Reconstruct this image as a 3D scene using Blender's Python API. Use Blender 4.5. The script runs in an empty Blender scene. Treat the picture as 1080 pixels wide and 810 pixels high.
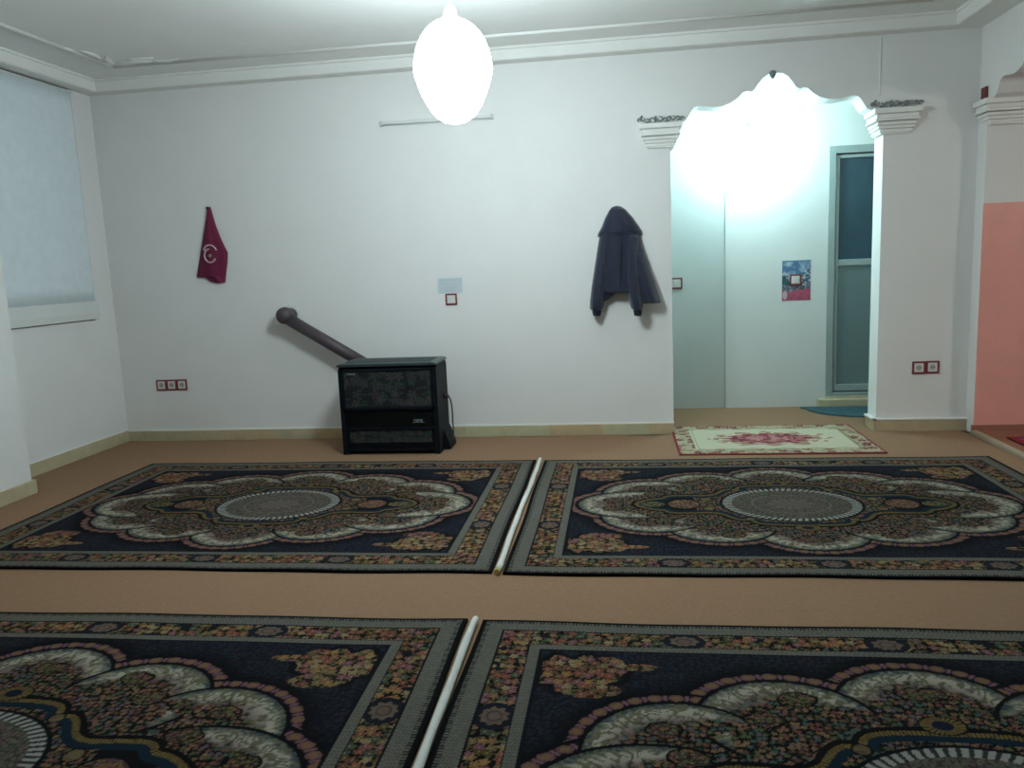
import bpy, bmesh, math
import numpy as np
from mathutils import Vector, Matrix
SC = bpy.context.scene
COL = SC.collection
PI = math.pi

# ------------------------------------------------------------------ camera
F_PX, YAW, PITCH, ROLL, CAM_H = 835.84, 0.13701, 0.14954, -0.04284, 1.3979
cy, sy, cp, sp = math.cos(YAW), math.sin(YAW), math.cos(PITCH), math.sin(PITCH)
fwd = Vector((-sy*cp, cy*cp, -sp)); rgt = Vector((cy, sy, 0)); upv = rgt.cross(fwd)
r2 = rgt*math.cos(ROLL) + upv*math.sin(ROLL); u2 = -rgt*math.sin(ROLL) + upv*math.cos(ROLL)
cam_d = bpy.data.cameras.new('camera'); cam = bpy.data.objects.new('camera', cam_d); COL.objects.link(cam)
cam_d.sensor_fit = 'HORIZONTAL'; cam_d.sensor_width = 36; cam_d.lens = F_PX/1080*36
cam_d.clip_start = 0.05
m = Matrix((r2, u2, -fwd)).transposed().to_4x4(); m.translation = Vector((0, 0, CAM_H)); cam.matrix_world = m
SC.camera = cam

# ------------------------------------------------------------------ world, exposure
w = bpy.data.worlds.new('world'); SC.world = w; w.use_nodes = True
w.node_tree.nodes['Background'].inputs[0].default_value = (0.01, 0.015, 0.03, 1)
w.node_tree.nodes['Background'].inputs[1].default_value = 0.3
SC.view_settings.view_transform = 'Standard'; SC.view_settings.look = 'None'
SC.view_settings.gamma = 1.0; SC.view_settings.use_curve_mapping = False
SC.view_settings.exposure = 0.0
PENDANT_STRENGTH = 62.0      # emission of the globe that stands for the pendant's glare
HALL_STRENGTH = 430.0        # hall bulb emission
SIDE_STRENGTH = 110.0         # next room globe emission
PENDANT_COL = (0.82, 0.985, 1.04)
HALL_COL = (0.60, 0.96, 1.0)

# ------------------------------------------------------------------ helpers
def lin(c):
    if isinstance(c, str):
        c = [int(c[i:i+2], 16)/255 for i in (0, 2, 4)]
    return tuple(((x/12.92) if x <= 0.04045 else ((x+0.055)/1.055)**2.4) for x in c)

def mat(name, col, rough=0.8, metal=0.0, noise=0.0, nscale=8.0, bump=0.0, bscale=60.0, attr=None,
        emit=None, estr=0.0, spec=0.5, trans=0.0, coat=0.0, sheen=0.0):
    mt = bpy.data.materials.new(name); mt.use_nodes = True
    nt = mt.node_tree; b = nt.nodes['Principled BSDF']
    c = lin(col)
    b.inputs['Base Color'].default_value = (*c, 1)
    b.inputs['Roughness'].default_value = rough; b.inputs['Metallic'].default_value = metal
    b.inputs['Specular IOR Level'].default_value = spec
    if trans: b.inputs['Transmission Weight'].default_value = trans
    if coat: b.inputs['Coat Weight'].default_value = coat; b.inputs['Coat Roughness'].default_value = 0.1
    if sheen: b.inputs['Sheen Weight'].default_value = sheen
    tc = nt.nodes.new('ShaderNodeTexCoord')
    src = None
    if attr:
        a = nt.nodes.new('ShaderNodeAttribute'); a.attribute_name = attr; src = a.outputs['Color']
    if noise:
        n = nt.nodes.new('ShaderNodeTexNoise'); n.inputs['Scale'].default_value = nscale
        n.inputs['Detail'].default_value = 6; n.inputs['Roughness'].default_value = 0.65
        nt.links.new(tc.outputs['Object'], n.inputs['Vector'])
        mr = nt.nodes.new('ShaderNodeMapRange'); mr.inputs[1].default_value = 0.3; mr.inputs[2].default_value = 0.7
        mr.inputs[3].default_value = 1-noise; mr.inputs[4].default_value = 1+noise
        nt.links.new(n.outputs['Fac'], mr.inputs[0])
        mx = nt.nodes.new('ShaderNodeMix'); mx.data_type = 'RGBA'; mx.blend_type = 'MULTIPLY'
        mx.inputs[0].default_value = 1.0
        if src: nt.links.new(src, mx.inputs[6])
        else: mx.inputs[6].default_value = (*c, 1)
        cb = nt.nodes.new('ShaderNodeCombineColor')
        for k in range(3): nt.links.new(mr.outputs[0], cb.inputs[k])
        nt.links.new(cb.outputs[0], mx.inputs[7]); src = mx.outputs[2]
    if src: nt.links.new(src, b.inputs['Base Color'])
    if bump:
        n2 = nt.nodes.new('ShaderNodeTexNoise'); n2.inputs['Scale'].default_value = bscale
        n2.inputs['Detail'].default_value = 5
        nt.links.new(tc.outputs['Object'], n2.inputs['Vector'])
        bp = nt.nodes.new('ShaderNodeBump'); bp.inputs['Strength'].default_value = bump; bp.inputs['Distance'].default_value = 0.01
        nt.links.new(n2.outputs['Fac'], bp.inputs['Height']); nt.links.new(bp.outputs[0], b.inputs['Normal'])
    if emit:
        b.inputs['Emission Color'].default_value = (*emit, 1); b.inputs['Emission Strength'].default_value = estr
    return mt

def link(name, me, mt, parent=None, loc=(0, 0, 0), smooth=False):
    o = bpy.data.objects.new(name, me); COL.objects.link(o)
    if mt: me.materials.append(mt)
    o.location = loc
    if parent: o.parent = parent
    if smooth:
        for p in me.polygons: p.use_smooth = True
    return o

def from_bm(name, bm, mt, parent=None, loc=(0, 0, 0), smooth=False, bevel=0.0, normals=True):
    if normals: bmesh.ops.recalc_face_normals(bm, faces=bm.faces)
    me = bpy.data.meshes.new(name); bm.to_mesh(me); bm.free()
    o = link(name, me, mt, parent, loc, smooth)
    if bevel:
        md = o.modifiers.new('bevel', 'BEVEL'); md.width = bevel; md.segments = 2; md.limit_method = 'ANGLE'
    return o

def B(bm, x0, x1, y0, y1, z0, z1):
    vs = [bm.verts.new((x, y, z)) for z in (z0, z1) for x, y in ((x0, y0), (x1, y0), (x1, y1), (x0, y1))]
    for f in ((0, 3, 2, 1), (4, 5, 6, 7), (0, 1, 5, 4), (1, 2, 6, 5), (2, 3, 7, 6), (3, 0, 4, 7)):
        bm.faces.new([vs[i] for i in f])

def tube(bm, pts, rad, n=12, cap=True):
    """sweep a circle along pts; rad may be a list"""
    pts = [Vector(p) for p in pts]
    if not hasattr(rad, '__len__'): rad = [rad]*len(pts)
    rings = []; prev = None
    for i, p in enumerate(pts):
        t = (pts[min(i+1, len(pts)-1)] - pts[max(i-1, 0)]).normalized()
        if prev is None:
            a = Vector((0, 0, 1)) if abs(t.z) < 0.9 else Vector((1, 0, 0))
            n1 = t.cross(a).normalized()
        else:
            n1 = (prev - t*prev.dot(t)).normalized()
        prev = n1; n2 = t.cross(n1)
        rings.append([bm.verts.new(p + (n1*math.cos(2*PI*k/n) + n2*math.sin(2*PI*k/n))*rad[i]) for k in range(n)])
    for a, b in zip(rings, rings[1:]):
        for k in range(n): bm.faces.new((a[k], a[(k+1) % n], b[(k+1) % n], b[k]))
    if cap: bm.faces.new(rings[0][::-1]); bm.faces.new(rings[-1])

def lathe(bm, prof, c=(0, 0, 0), n=32, axis='z'):
    rings = []
    for r, h in prof:
        ring = []
        for k in range(n):
            a = 2*PI*k/n; x, y = r*math.cos(a), r*math.sin(a)
            v = (x, y, h) if axis == 'z' else (x, h, y)
            ring.append(bm.verts.new((c[0]+v[0], c[1]+v[1], c[2]+v[2])))
        rings.append(ring)
    for a, b in zip(rings, rings[1:]):
        for k in range(n): bm.faces.new((a[k], a[(k+1) % n], b[(k+1) % n], b[k]))
    bm.faces.new(rings[0][::-1]); bm.faces.new(rings[-1])

def prism(bm, poly, y0, y1, fn=None):
    """extrude a 2-D outline (x,z) between y0 and y1; fn maps (x,y,z)"""
    fn = fn or (lambda x, y, z: (x, y, z))
    a = [bm.verts.new(fn(x, y0, z)) for x, z in poly]; b = [bm.verts.new(fn(x, y1, z)) for x, z in poly]
    bm.faces.new(a); bm.faces.new(b[::-1])
    for i in range(len(poly)):
        j = (i+1) % len(poly); bm.faces.new((a[j], a[i], b[i], b[j]))

def struct(o): o['kind'] = 'structure'; return o
def tag(o, label, cat, group=None, kind=None):
    o['label'] = label; o['category'] = cat
    if group: o['group'] = group
    if kind: o['kind'] = kind
    return o
def thing(name, label, cat, loc=(0, 0, 0), group=None):
    o = bpy.data.objects.new(name, None); COL.objects.link(o); o.location = loc; o.empty_display_size = 0.1
    return tag(o, label, cat, group)
def dup(root, loc, label):
    r = root.copy(); COL.objects.link(r); r.location = loc; r['label'] = label
    for ch in root.children:
        c = ch.copy(); COL.objects.link(c); c.parent = r
        for g in ch.children:
            d = g.copy(); COL.objects.link(d); d.parent = c
    return r

def sstep(a, b, x):
    t = np.clip((x-a)/(b-a), 0, 1); return t*t*(3-2*t)
def mix(a, b, t):
    t = np.asarray(t)[..., None]; return a*(1-t) + np.asarray(b)*t
def C3(c): return np.array(lin(c))
def hsh(i, j, s):
    v = np.sin(i*127.1 + j*311.7 + s*74.7)*43758.5453; return v - np.floor(v)
def worley(u, v, cell, seed):
    gx, gy = u/cell, v/cell; ix, iy = np.floor(gx), np.floor(gy)
    best = np.full(u.shape, 9.0); r = np.zeros(u.shape); ang = np.zeros(u.shape)
    for dx in (-1, 0, 1):
        for dy in (-1, 0, 1):
            cx, cyy = ix+dx, iy+dy
            px = cx + 0.5 + (hsh(cx, cyy, seed)-0.5)*0.7; py = cyy + 0.5 + (hsh(cx, cyy, seed+3)-0.5)*0.7
            d = np.hypot(gx-px, gy-py); k = d < best
            best = np.where(k, d, best); r = np.where(k, hsh(cx, cyy, seed+7), r); ang = np.where(k, np.arctan2(gy-py, gx-px), ang)
    return best, r, ang
def vnoise(u, v, cell, seed):
    gx, gy = u/cell, v/cell; ix, iy = np.floor(gx), np.floor(gy); fx, fy = gx-ix, gy-iy
    fx = fx*fx*(3-2*fx); fy = fy*fy*(3-2*fy)
    a, b, c, d = hsh(ix, iy, seed), hsh(ix+1, iy, seed), hsh(ix, iy+1, seed), hsh(ix+1, iy+1, seed)
    return (a*(1-fx)+b*fx)*(1-fy) + (c*(1-fx)+d*fx)*fy
def floral(u, v, cell, seed, pal, bg, leaf='5d6340', size=0.42, dot='b9a15e'):
    """mille-fleur: petalled flower heads of random colours over leaves on a dark ground"""
    out = np.broadcast_to(C3(bg), u.shape+(3,)).copy()
    d2, q2, a2 = worley(u+9.1, v+4.7, cell*0.62, seed+20)
    out = mix(out, C3(leaf), (d2 < 0.33*(1+0.4*np.cos(2*a2+q2*9))) & (q2 > 0.25))
    d, q, a = worley(u, v, cell, seed)
    P = np.array([C3(c) for c in pal]); c = P[(q*len(pal)).astype(int) % len(pal)]
    rad = size*(1+0.22*np.cos(5*a+q*20))
    k = d < rad
    out = np.where(k[..., None], c, out)
    out = np.where((k & (d > rad*0.45) & (d < rad*0.62))[..., None], c*0.5, out)
    out = np.where((d < rad*0.22)[..., None], C3(dot), out)
    return out

def paint_slab(name, a, b, n1, n2, fn, mt, thick=0.012, parent=None, loc=(0, 0, 0), upright=False, shape=None, edge='0c0c0e', wob=0.0):
    """slab 2a x 2b with a finely divided top whose own pattern is a colour attribute. upright: stands in the XZ plane facing -Y"""
    us = np.linspace(-a, a, n1); vs = np.linspace(-b, b, n2)
    U, V = np.meshgrid(us, vs, indexing='ij')
    col = np.clip(fn(U, V), 0, 1)
    X, Y = U.copy(), V.copy()
    if shape: X, Y = shape(U, V)
    Z = np.full(U.shape, thick)
    if wob: Z = Z + wob*(vnoise(U+5, V+5, 0.35, 3)-0.5)
    top = np.stack([X, Y, Z], -1).reshape(-1, 3); N = n1*n2
    idx = np.arange(N).reshape(n1, n2)
    q = np.stack([idx[:-1, :-1], idx[1:, :-1], idx[1:, 1:], idx[:-1, 1:]], -1).reshape(-1, 4)
    ring = np.concatenate([idx[:, 0], idx[-1, 1:], idx[-2::-1, -1], idx[0, -2:0:-1]])
    low = top[ring].copy(); low[:, 2] = 0; M = len(ring); li = N + np.arange(M)
    sk = np.stack([ring, li, np.roll(li, -1), np.roll(ring, -1)], -1)
    co = np.concatenate([top, low]); faces = np.concatenate([q, sk])
    if upright: co = np.stack([co[:, 0], -co[:, 2], co[:, 1]], -1)
    me = bpy.data.meshes.new(name)
    me.vertices.add(len(co)); me.vertices.foreach_set('co', co.astype(np.float32).ravel())
    me.loops.add(faces.size); me.loops.foreach_set('vertex_index', faces.astype(np.int32).ravel())
    me.polygons.add(len(faces)); me.polygons.foreach_set('loop_start', (np.arange(len(faces))*4).astype(np.int32))
    me.update(calc_edges=True)
    rgba = np.ones((len(co), 4), np.float32); rgba[:N, :3] = col.reshape(-1, 3); rgba[N:, :3] = C3(edge)
    at = me.color_attributes.new('pattern', 'FLOAT_COLOR', 'POINT'); at.data.foreach_set('color', rgba.ravel())
    bm = bmesh.new(); bm.from_mesh(me)
    if upright is False: pass
    bm.faces.new([bm.verts.ensure_lookup_table() or bm.verts[i] for i in li[::-1]])
    bm.to_mesh(me); bm.free()
    return link(name, me, mt, parent, loc)

# ------------------------------------------------------------------ materials
M = {}
M['plaster'] = mat('white_wall_plaster', 'e4e3e0', 0.75, noise=0.02, nscale=3, bump=0.12, bscale=25)
M['ceil'] = mat('ceiling_plaster', 'ebeae6', 0.8, noise=0.02, nscale=3, bump=0.05)
M['cornice'] = mat('cornice_plaster', 'e8e7e2', 0.7, noise=0.02, nscale=5)
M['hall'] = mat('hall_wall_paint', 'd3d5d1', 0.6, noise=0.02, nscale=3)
M['hall_grey'] = mat('greyer_hall_wall', 'c6cbc8', 0.6, noise=0.02, nscale=3)  # greyer tone for the set-back left stretch of the hall wall
M['pink'] = mat('salmon_pink_paint', 'eea89b', 0.45, noise=0.04, nscale=5)
M['carpet'] = mat('brown_felt_carpet', '92735a', 1.0, noise=0.10, nscale=70, bump=0.5, bscale=300, spec=0.1)
M['subfloor'] = mat('concrete_floor', '4a3b33', 0.9, noise=0.1)
M['rug'] = mat('woven_rug_pile', 'ffffff', 1.0, attr='pattern', noise=0.18, nscale=260, bump=0.5, bscale=500, spec=0.1)
M['mat'] = mat('small_mat_pile', 'ffffff', 1.0, attr='pattern', noise=0.1, nscale=200, bump=0.4, bscale=400, spec=0.1)
M['print'] = mat('printed_paper', 'ffffff', 0.45, attr='pattern')
M['enamel'] = mat('black_enamel', '0b1218', 0.55, noise=0.15, nscale=30, spec=.15)
M['enamel_pat'] = mat('printed_enamel', 'ffffff', 0.3, attr='pattern', coat=0.4)
M['pipe'] = mat('painted_dark_grey_pipe', '4a3f44', 0.5, noise=0.06, nscale=20)
M['navy'] = mat('navy_jacket_cloth', '161e33', 0.85, noise=0.12, nscale=25, bump=0.3, bscale=60, sheen=0.3)
M['rib'] = mat('dark_rib_knit', '161b2a', 0.95, bump=0.4, bscale=200)
M['maroon'] = mat('maroon_cloth', '6c163c', 0.85, noise=0.15, nscale=18, bump=0.3, bscale=120)
M['embl'] = mat('pale_pink_print', 'c0a0a8', 0.8)
M['embl_y'] = mat('pale_gold_print', '9a8a78', 0.8)
M['redbrown'] = mat('dark_red_plastic', '7c2a30', 0.45)
M['whitepl'] = mat('white_plastic', 'd8d8d4', 0.4)
M['hole'] = mat('dark_socket_hole', '3a3a3c', 0.6)
M['alu'] = mat('pale_aluminium_frame', '9aa6a4', 0.4, metal=0.2, noise=0.03)
M['darkglass'] = mat('dark_blue_grey_glass', '2d4652', 0.18, spec=0.5, noise=0.08, nscale=4)
M['frost'] = mat('grey_green_frosted_panel', '66797a', 0.5, noise=0.08, nscale=60, bump=0.1, bscale=80)
M['sheet'] = mat('blueish_white_curtain_cloth', 'dbe4e8', 0.9, noise=0.04, nscale=12, bump=0.1, bscale=120)
M['hem'] = mat('white_curtain_hem', 'd9dcd8', 0.9)
M['roll'] = mat('white_rolled_cloth', 'cfcfc8', 0.9, noise=0.06, nscale=20, bump=0.3, bscale=90)
M['paper'] = mat('pale_grey_paper', 'c3cdd2', 0.7, noise=0.05, nscale=60)
M['papere'] = mat('white_backing_paper', 'dde2e0', 0.7)
M['greyink'] = mat('faint_grey_ink', 'b0bcc2', 0.8)
M['scroll'] = mat('grey_painted_scrollwork', '7a8482', 0.8, noise=0.2, nscale=40)
M['black'] = mat('black_rubber', '121214', 0.6)
M['silver'] = mat('silver_print', '7f8a8c', 0.35, metal=0.3)
M['teal'] = mat('teal_mat_pile', '33545c', 1.0, noise=0.25, nscale=30, bump=0.5, bscale=200)
M['gold'] = mat('yellowish_cloth_end', 'b0a060', 0.9)
# stone skirting in separate slabs of slightly different tone
def stone_mat():
    mt = mat('cream_stone_skirting', 'b5a684', 0.5, noise=0.12, nscale=9)
    nt = mt.node_tree; b = nt.nodes['Principled BSDF']
    tc = [n for n in nt.nodes if n.type == 'TEX_COORD'][0]
    mp = nt.nodes.new('ShaderNodeVectorMath'); mp.operation = 'MULTIPLY'; mp.inputs[1].default_value = (2.5, 2.5, 0.0)
    nt.links.new(tc.outputs['Object'], mp.inputs[0])
    vo = nt.nodes.new('ShaderNodeTexVoronoi'); vo.inputs['Scale'].default_value = 1.0; vo.inputs['Randomness'].default_value = 0.3
    nt.links.new(mp.outputs[0], vo.inputs['Vector'])
    rp = nt.nodes.new('ShaderNodeValToRGB'); rp.color_ramp.elements[0].color = (*lin('c0a67c'), 1); rp.color_ramp.elements[1].color = (*lin('c4c29a'), 1)
    e = rp.color_ramp.elements.new(0.5); e.color = (*lin('b4a78a'), 1)
    nt.links.new(vo.outputs['Color'], rp.inputs[0])
    mx = [n for n in nt.nodes if n.type == 'MIX'][0]; nt.links.new(rp.outputs[0], mx.inputs[6])
    return mt
M['stone'] = stone_mat()

# ------------------------------------------------------------------ room shell
D = 6.342; XL = -4.304; XP = -3.95; XR = 2.61; ZC = 3.02; YB = -1.8
AX = 1.188   # arch centre
HALF = [(0.0, 2.715), (.05, 2.71), (.09, 2.685), (.125, 2.64), (.15, 2.603), (.175, 2.592), (.20, 2.598), (.23, 2.592), (.27, 2.555),
        (.32, 2.522), (.38, 2.503), (.44, 2.50), (.50, 2.51), (.55, 2.517), (.585, 2.51), (.61, 2.485), (.63, 2.45), (.65, 2.42),
        (.69, 2.40), (.769, 2.30), (.769, 0.0)]
def arch_outline(cx):
    return [(cx-x, z) for x, z in HALF[::-1]] + [(cx+x, z) for x, z in HALF[1:]]

bm = bmesh.new(); B(bm, -5, 6.4, YB-.2, 8.2, -0.12, 0.0)
struct(from_bm('floor', bm, M['subfloor']))
bm = bmesh.new(); B(bm, -5, 6.4, YB-.2, 8.2, ZC, ZC+0.15)
struct(from_bm('ceiling', bm, M['ceil']))
bm = bmesh.new()
prism(bm, [(-4.6, 0)] + arch_outline(AX) + [(XR+0.75, 0), (XR+0.75, ZC), (-4.6, ZC)], D, D+0.20)
struct(from_bm('wall_back', bm, M['plaster']))
# left wall with the curtained window recess, and the projecting pier nearer the camera
bm = bmesh.new()
swap = lambda x, y, z: (y, x, z)
prism(bm, [(4.0, 0), (D, 0), (D, ZC), (6.085, ZC), (6.085, 1.09), (4.86, 1.09), (4.86, ZC), (4.0, ZC)], XL, XL-0.22, swap)
B(bm, XL-.2, XP, YB, 4.72, 0, ZC)
struct(from_bm('wall_left', bm, M['plaster']))
# right wall with a second arched opening
CY2 = 6.20-0.769
bm = bmesh.new()
ol = arch_outline(CY2)
prism(bm, [(YB, 0)] + ol + [(D, 0), (D, ZC), (YB, ZC)], XR, XR+0.50, swap)
struct(from_bm('wall_right', bm, M['plaster']))
bm = bmesh.new(); B(bm, -5, 6.4, YB-.2, YB, 0, ZC); struct(from_bm('wall_front', bm, M['plaster']))
# next room shell
bm = bmesh.new(); B(bm, XR+.5, 6.2, D, D+.2, 0, ZC); struct(from_bm('wall_next_room_back', bm, M['plaster']))
bm = bmesh.new(); B(bm, 6.2, 6.4, YB, D+.2, 0, ZC); struct(from_bm('wall_next_room_side', bm, M['plaster']))
# hall shell: the left stretch of its wall stands back a little
bm = bmesh.new()
B(bm, 0.958, 1.835, 7.38, 7.7, 0, ZC)
B(bm, 1.835, 2.75, 7.38, 7.7, 2.29, ZC)
B(bm, 2.75, 3.4, 7.38, 7.7, 0, ZC)
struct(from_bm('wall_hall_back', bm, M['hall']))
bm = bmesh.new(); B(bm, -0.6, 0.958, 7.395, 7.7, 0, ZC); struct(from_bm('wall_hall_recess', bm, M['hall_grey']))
bm = bmesh.new(); B(bm, -0.8, -0.6, D+.2, 7.7, 0, ZC); struct(from_bm('wall_hall_left', bm, M['hall']))
bm = bmesh.new(); B(bm, 3.36, 3.56, D+.2, 7.7, 0, ZC); struct(from_bm('wall_hall_right', bm, M['hall']))
# pink painted lower face of the pier at the right (jamb of the second arch)
bm = bmesh.new(); B(bm, XR-0.004, XR+0.50, 6.192, 6.20, 0.035, 1.687)
struct(from_bm('wall_right_pink_dado', bm, M['pink'], bevel=0.001))
bm = bmesh.new(); B(bm, XR+.5, 6.2, D-0.008, D, 0.035, 1.687)
struct(from_bm('wall_next_room_pink_dado', bm, M['pink']))

# cornice: a box moulding running round the ceiling
def box_run(bm, segs):
    for s in segs: B(bm, *s)
def cornice(name, a, b, wall, side, proj, prof_dir):
    """profile swept along one axis. prof: list of (out, z)"""
    prof = [(0, 2.924), (proj-.008, 2.924), (proj, 2.932), (proj, 3.0), (proj+.014, 3.004), (proj+.014, ZC), (0, ZC)]
    bm = bmesh.new()
    ra, rb = [], []
    for o, z in prof:
        if prof_dir == 'x':
            ra.append(bm.verts.new((a[0]+o*a[1], wall+side*o, z))); rb.append(bm.verts.new((b[0]+o*b[1], wall+side*o, z)))
        else:
            ra.append(bm.verts.new((wall+side*o, a[0]+o*a[1], z))); rb.append(bm.verts.new((wall+side*o, b[0]+o*b[1], z)))
    n = len(prof)
    for i in range(n):
        j = (i+1) % n; bm.faces.new((ra[i], ra[j], rb[j], rb[i]))
    bm.faces.new(ra); bm.faces.new(rb[::-1])
    return struct(from_bm(name, bm, M['cornice']))
cornice('trim_1', (XL, 0.144/0.12), (XR, -0.22/0.12), D, -1, 0.12, 'x')
cornice('trim_2', (YB, 0), (D, -0.12/0.144), XL, 1, 0.144, 'y')
bm = bmesh.new()
prof = [(0, 2.924), (.212, 2.924), (.22, 2.932), (.22, 3.0), (.234, 3.004), (.234, ZC), (0, ZC)]
ra = [bm.verts.new((XR-o, YB, z)) for o, z in prof]; rb = [bm.verts.new((XR-o, D-o*.12/.22, z)) for o, z in prof]
for i in range(len(prof)):
    j = (i+1) % len(prof); bm.faces.new((ra[i], ra[j], rb[j], rb[i]))
bm.faces.new(ra); bm.faces.new(rb[::-1]); struct(from_bm('trim_3', bm, M['cornice']))
# raised bead on the ceiling, a frame inside the cornice
bm = bmesh.new()
def bead(bm, p, q, r=0.017):
    p, q = Vector(p), Vector(q); tube(bm, [p, q], r, 8)
bead(bm, (-3.78, 5.90, ZC-.002), (2.12, 5.90, ZC-.002)); bead(bm, (-3.78, 5.90, ZC-.002), (-3.78, YB, ZC-.002)); bead(bm, (2.12, 5.9, ZC-.002), (2.12, YB, ZC-.002))
struct(from_bm('trim_4', bm, M['cornice'], smooth=True))
# corner plaster spray on the ceiling
bm = bmesh.new()
def curve_pts(p0, p1, p2, n=9):
    p0, p1, p2 = map(Vector, (p0, p1, p2)); return [p0*(1-t)**2 + p1*2*t*(1-t) + p2*t*t for t in [i/(n-1) for i in range(n)]]
zc = ZC-0.002
for a, b, c in [((-3.72, 5.84), (-3.60, 5.72), (-3.42, 5.84)), ((-3.74, 5.82), (-3.86, 5.66), (-3.80, 5.50)), ((-3.72, 5.84), (-3.55, 5.86), (-3.50, 5.76)),
                ((-3.72, 5.84), (-3.70, 5.66), (-3.62, 5.60)), ((-3.62, 5.80), (-3.50, 5.70), (-3.36, 5.76)), ((-3.76, 5.72), (-3.66, 5.56), (-3.72, 5.44)),
                ((-3.42, 5.84), (-3.30, 5.88), (-3.20, 5.82)), ((-3.80, 5.5), (-3.74, 5.38), (-3.80, 5.28))]:
    tube(bm, curve_pts((*a, zc), (*b, zc), (*c, zc)), [0.004, .009, .013, .016, .017, .016, .013, .009, .004], 8)
struct(from_bm('trim_5', bm, M['cornice'], smooth=True))

# stone skirting
BH = 0.088; BT = 0.02
bm = bmesh.new(); B(bm, XL+BT, AX-.769, D-BT, D, 0, BH); struct(from_bm('baseboard_back_left', bm, M['stone'], bevel=.002))
bm = bmesh.new()
B(bm, AX+.769-BT, XR, D-BT-.005, D, 0, BH); B(bm, AX+.769-BT, AX+.769, D, D+.2+BT, 0, BH); B(bm, AX+.769-BT, 3.3, D+.2, D+.2+BT, 0, BH)
struct(from_bm('baseboard_back_right', bm, M['stone'], bevel=.002))
bm = bmesh.new(); B(bm, XL, XL+BT, 4.72+.0, D-BT, 0, BH+.01)
B(bm, XL+BT, XP+BT, 4.72, 4.72+BT, 0, BH+.01); B(bm, XP, XP+BT, YB, 4.72, 0, BH+.01)
struct(from_bm('baseboard_left', bm, M['stone'], bevel=.002))
bm = bmesh.new(); B(bm, XR-BT, XR+.5, 6.18, 6.2, 0.03, 0.07); struct(from_bm('baseboard_right', bm, mat('pinkish_stone', 'a06a58', 0.6, noise=.1)))
# plaster bead along the top of the skirting
bm = bmesh.new(); B(bm, XL, AX-.769+.004, D-.008, D, BH, BH+.012); B(bm, AX+.769-.03, XR, D-.03, D, BH, BH+.014); B(bm, AX+.769-.03, AX+.769, D-.03, D+.2, BH, BH+.014)
B(bm, XL, XL+.008, 4.72, D, BH+.01, BH+.02)
struct(from_bm('trim_6', bm, M['cornice'], bevel=.003))

# capitals: stepped mouldings with a spray of scrollwork above
def capital(name, x0, x1, yw, depth_back, scroll=True):
    """x0..x1 = extent on wall face at top step; the side facing the opening steps out over the jamb"""
    bm = bmesh.new()
    steps = [(2.365, 2.405, .075, 0.0), (2.335, 2.365, .055, .02), (2.315, 2.335, .062, .012), (2.285, 2.310, .045, .03), (2.262, 2.285, .035, .04), (2.236, 2.258, .025, .052)]
    for z0, z1, pr, ins in steps:
        B(bm, x0+ins, x1-ins, yw-pr, yw+depth_back, z0, z1)
    B(bm, x0+.06, x1-.06, yw-.02, yw+depth_back, 2.225, 2.40)
    o = from_bm(name, bm, M['cornice'], bevel=.006)
    if not scroll: return struct(o)
    bm = bmesh.new()
    cxm = (x0+x1)/2; wdt = (x1-x0)
    rnd = np.random.RandomState(4)
    for k in range(11):
        xx = cxm + wdt*(-.50+1.0*k/10); ph = k*1.9; r = .021 + .005*math.sin(k*2.7); zz = 2.438+.008*math.sin(k*1.7)
        if k in (0, 10): r *= .7
        pts = [(xx+r*(1-t*.6)*math.cos(t*5.4+ph), yw-.016, zz+r*(1-t*.6)*math.sin(t*5.4+ph)) for t in [i/9 for i in range(10)]]
        tube(bm, pts, [.0075-.004*i/9 for i in range(10)], 6)
    tube(bm, [(cxm-wdt*.40, yw-.01, 2.411), (cxm+wdt*.40, yw-.01, 2.411)], .006, 6)
    o2 = from_bm('scrollwork', bm, M['scroll'], parent=o, smooth=True)
    return struct(o)
capital('trim_7', 0.185, 0.505, D, .19)
capital('trim_8', 1.872, 2.205, D, .19)
capital('trim_9', XR-.05, XR+.55, 6.20, .13, False)
# painted plaster drop at the crown of the arch
bm = bmesh.new(); lathe(bm, [(.004, 2.672), (.012, 2.68), (.022, 2.70), (.026, 2.716), (.014, 2.73)], (AX-.02, D-.004, 0), 16)
struct(from_bm('trim_10', bm, M['scroll'], smooth=True))
# thin plastered conduit on the wall over the arch
bm = bmesh.new(); B(bm, 1.918, 1.928, D-.006, D, 2.50, 2.905); struct(from_bm('trim_11', bm, M['cornice'], bevel=.002))

# wall to wall felt carpet with a slightly ragged edge along the back wall
bm = bmesh.new()
xs = np.linspace(XL+BT+.01, AX-.80, 90); rs = np.random.RandomState(2)
edge = []
for x in xs:
    edge.append((x, D-BT-.02-.012*(1+math.sin(x*3.1)+.5*math.sin(x*9)) - (.03 if -1.2 < x < .3 and math.sin(x*7) > .2 else 0)))
pts = [(XL+BT+.01, 4.75)] + edge + [(AX-.76, D-.03), (AX-.76, 7.39), (.95, 7.39), (.95, 7.37), (3.3, 7.37), (3.3, D+.23), (AX+.74, D+.23), (AX+.74, D-BT-.02)]
pts += [(x, D-BT-.02-.02*max(0, math.sin((x-1.95)*5))) for x in np.linspace(1.98, XR-.08, 14)] + [(XR-.04, 6.15), (XR-.04, YB), (XP+.03, YB), (XP+.03, 4.75)]
low = [bm.verts.new((x, y, 0.0)) for x, y in pts]; hi = [bm.verts.new((x, y, 0.009)) for x, y in pts]
bm.faces.new(hi[::-1] if False else hi)
for i in range(len(pts)):
    j = (i+1) % len(pts); bm.faces.new((low[i], low[j], hi[j], hi[i]))
tag(from_bm('carpet', bm, M['carpet']), 'plain brown felt carpet covering the whole floor under the patterned rugs', 'carpet')
bm = bmesh.new(); B(bm, XR+.5, 6.2, YB, D-.01, 0, 0.03)
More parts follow.
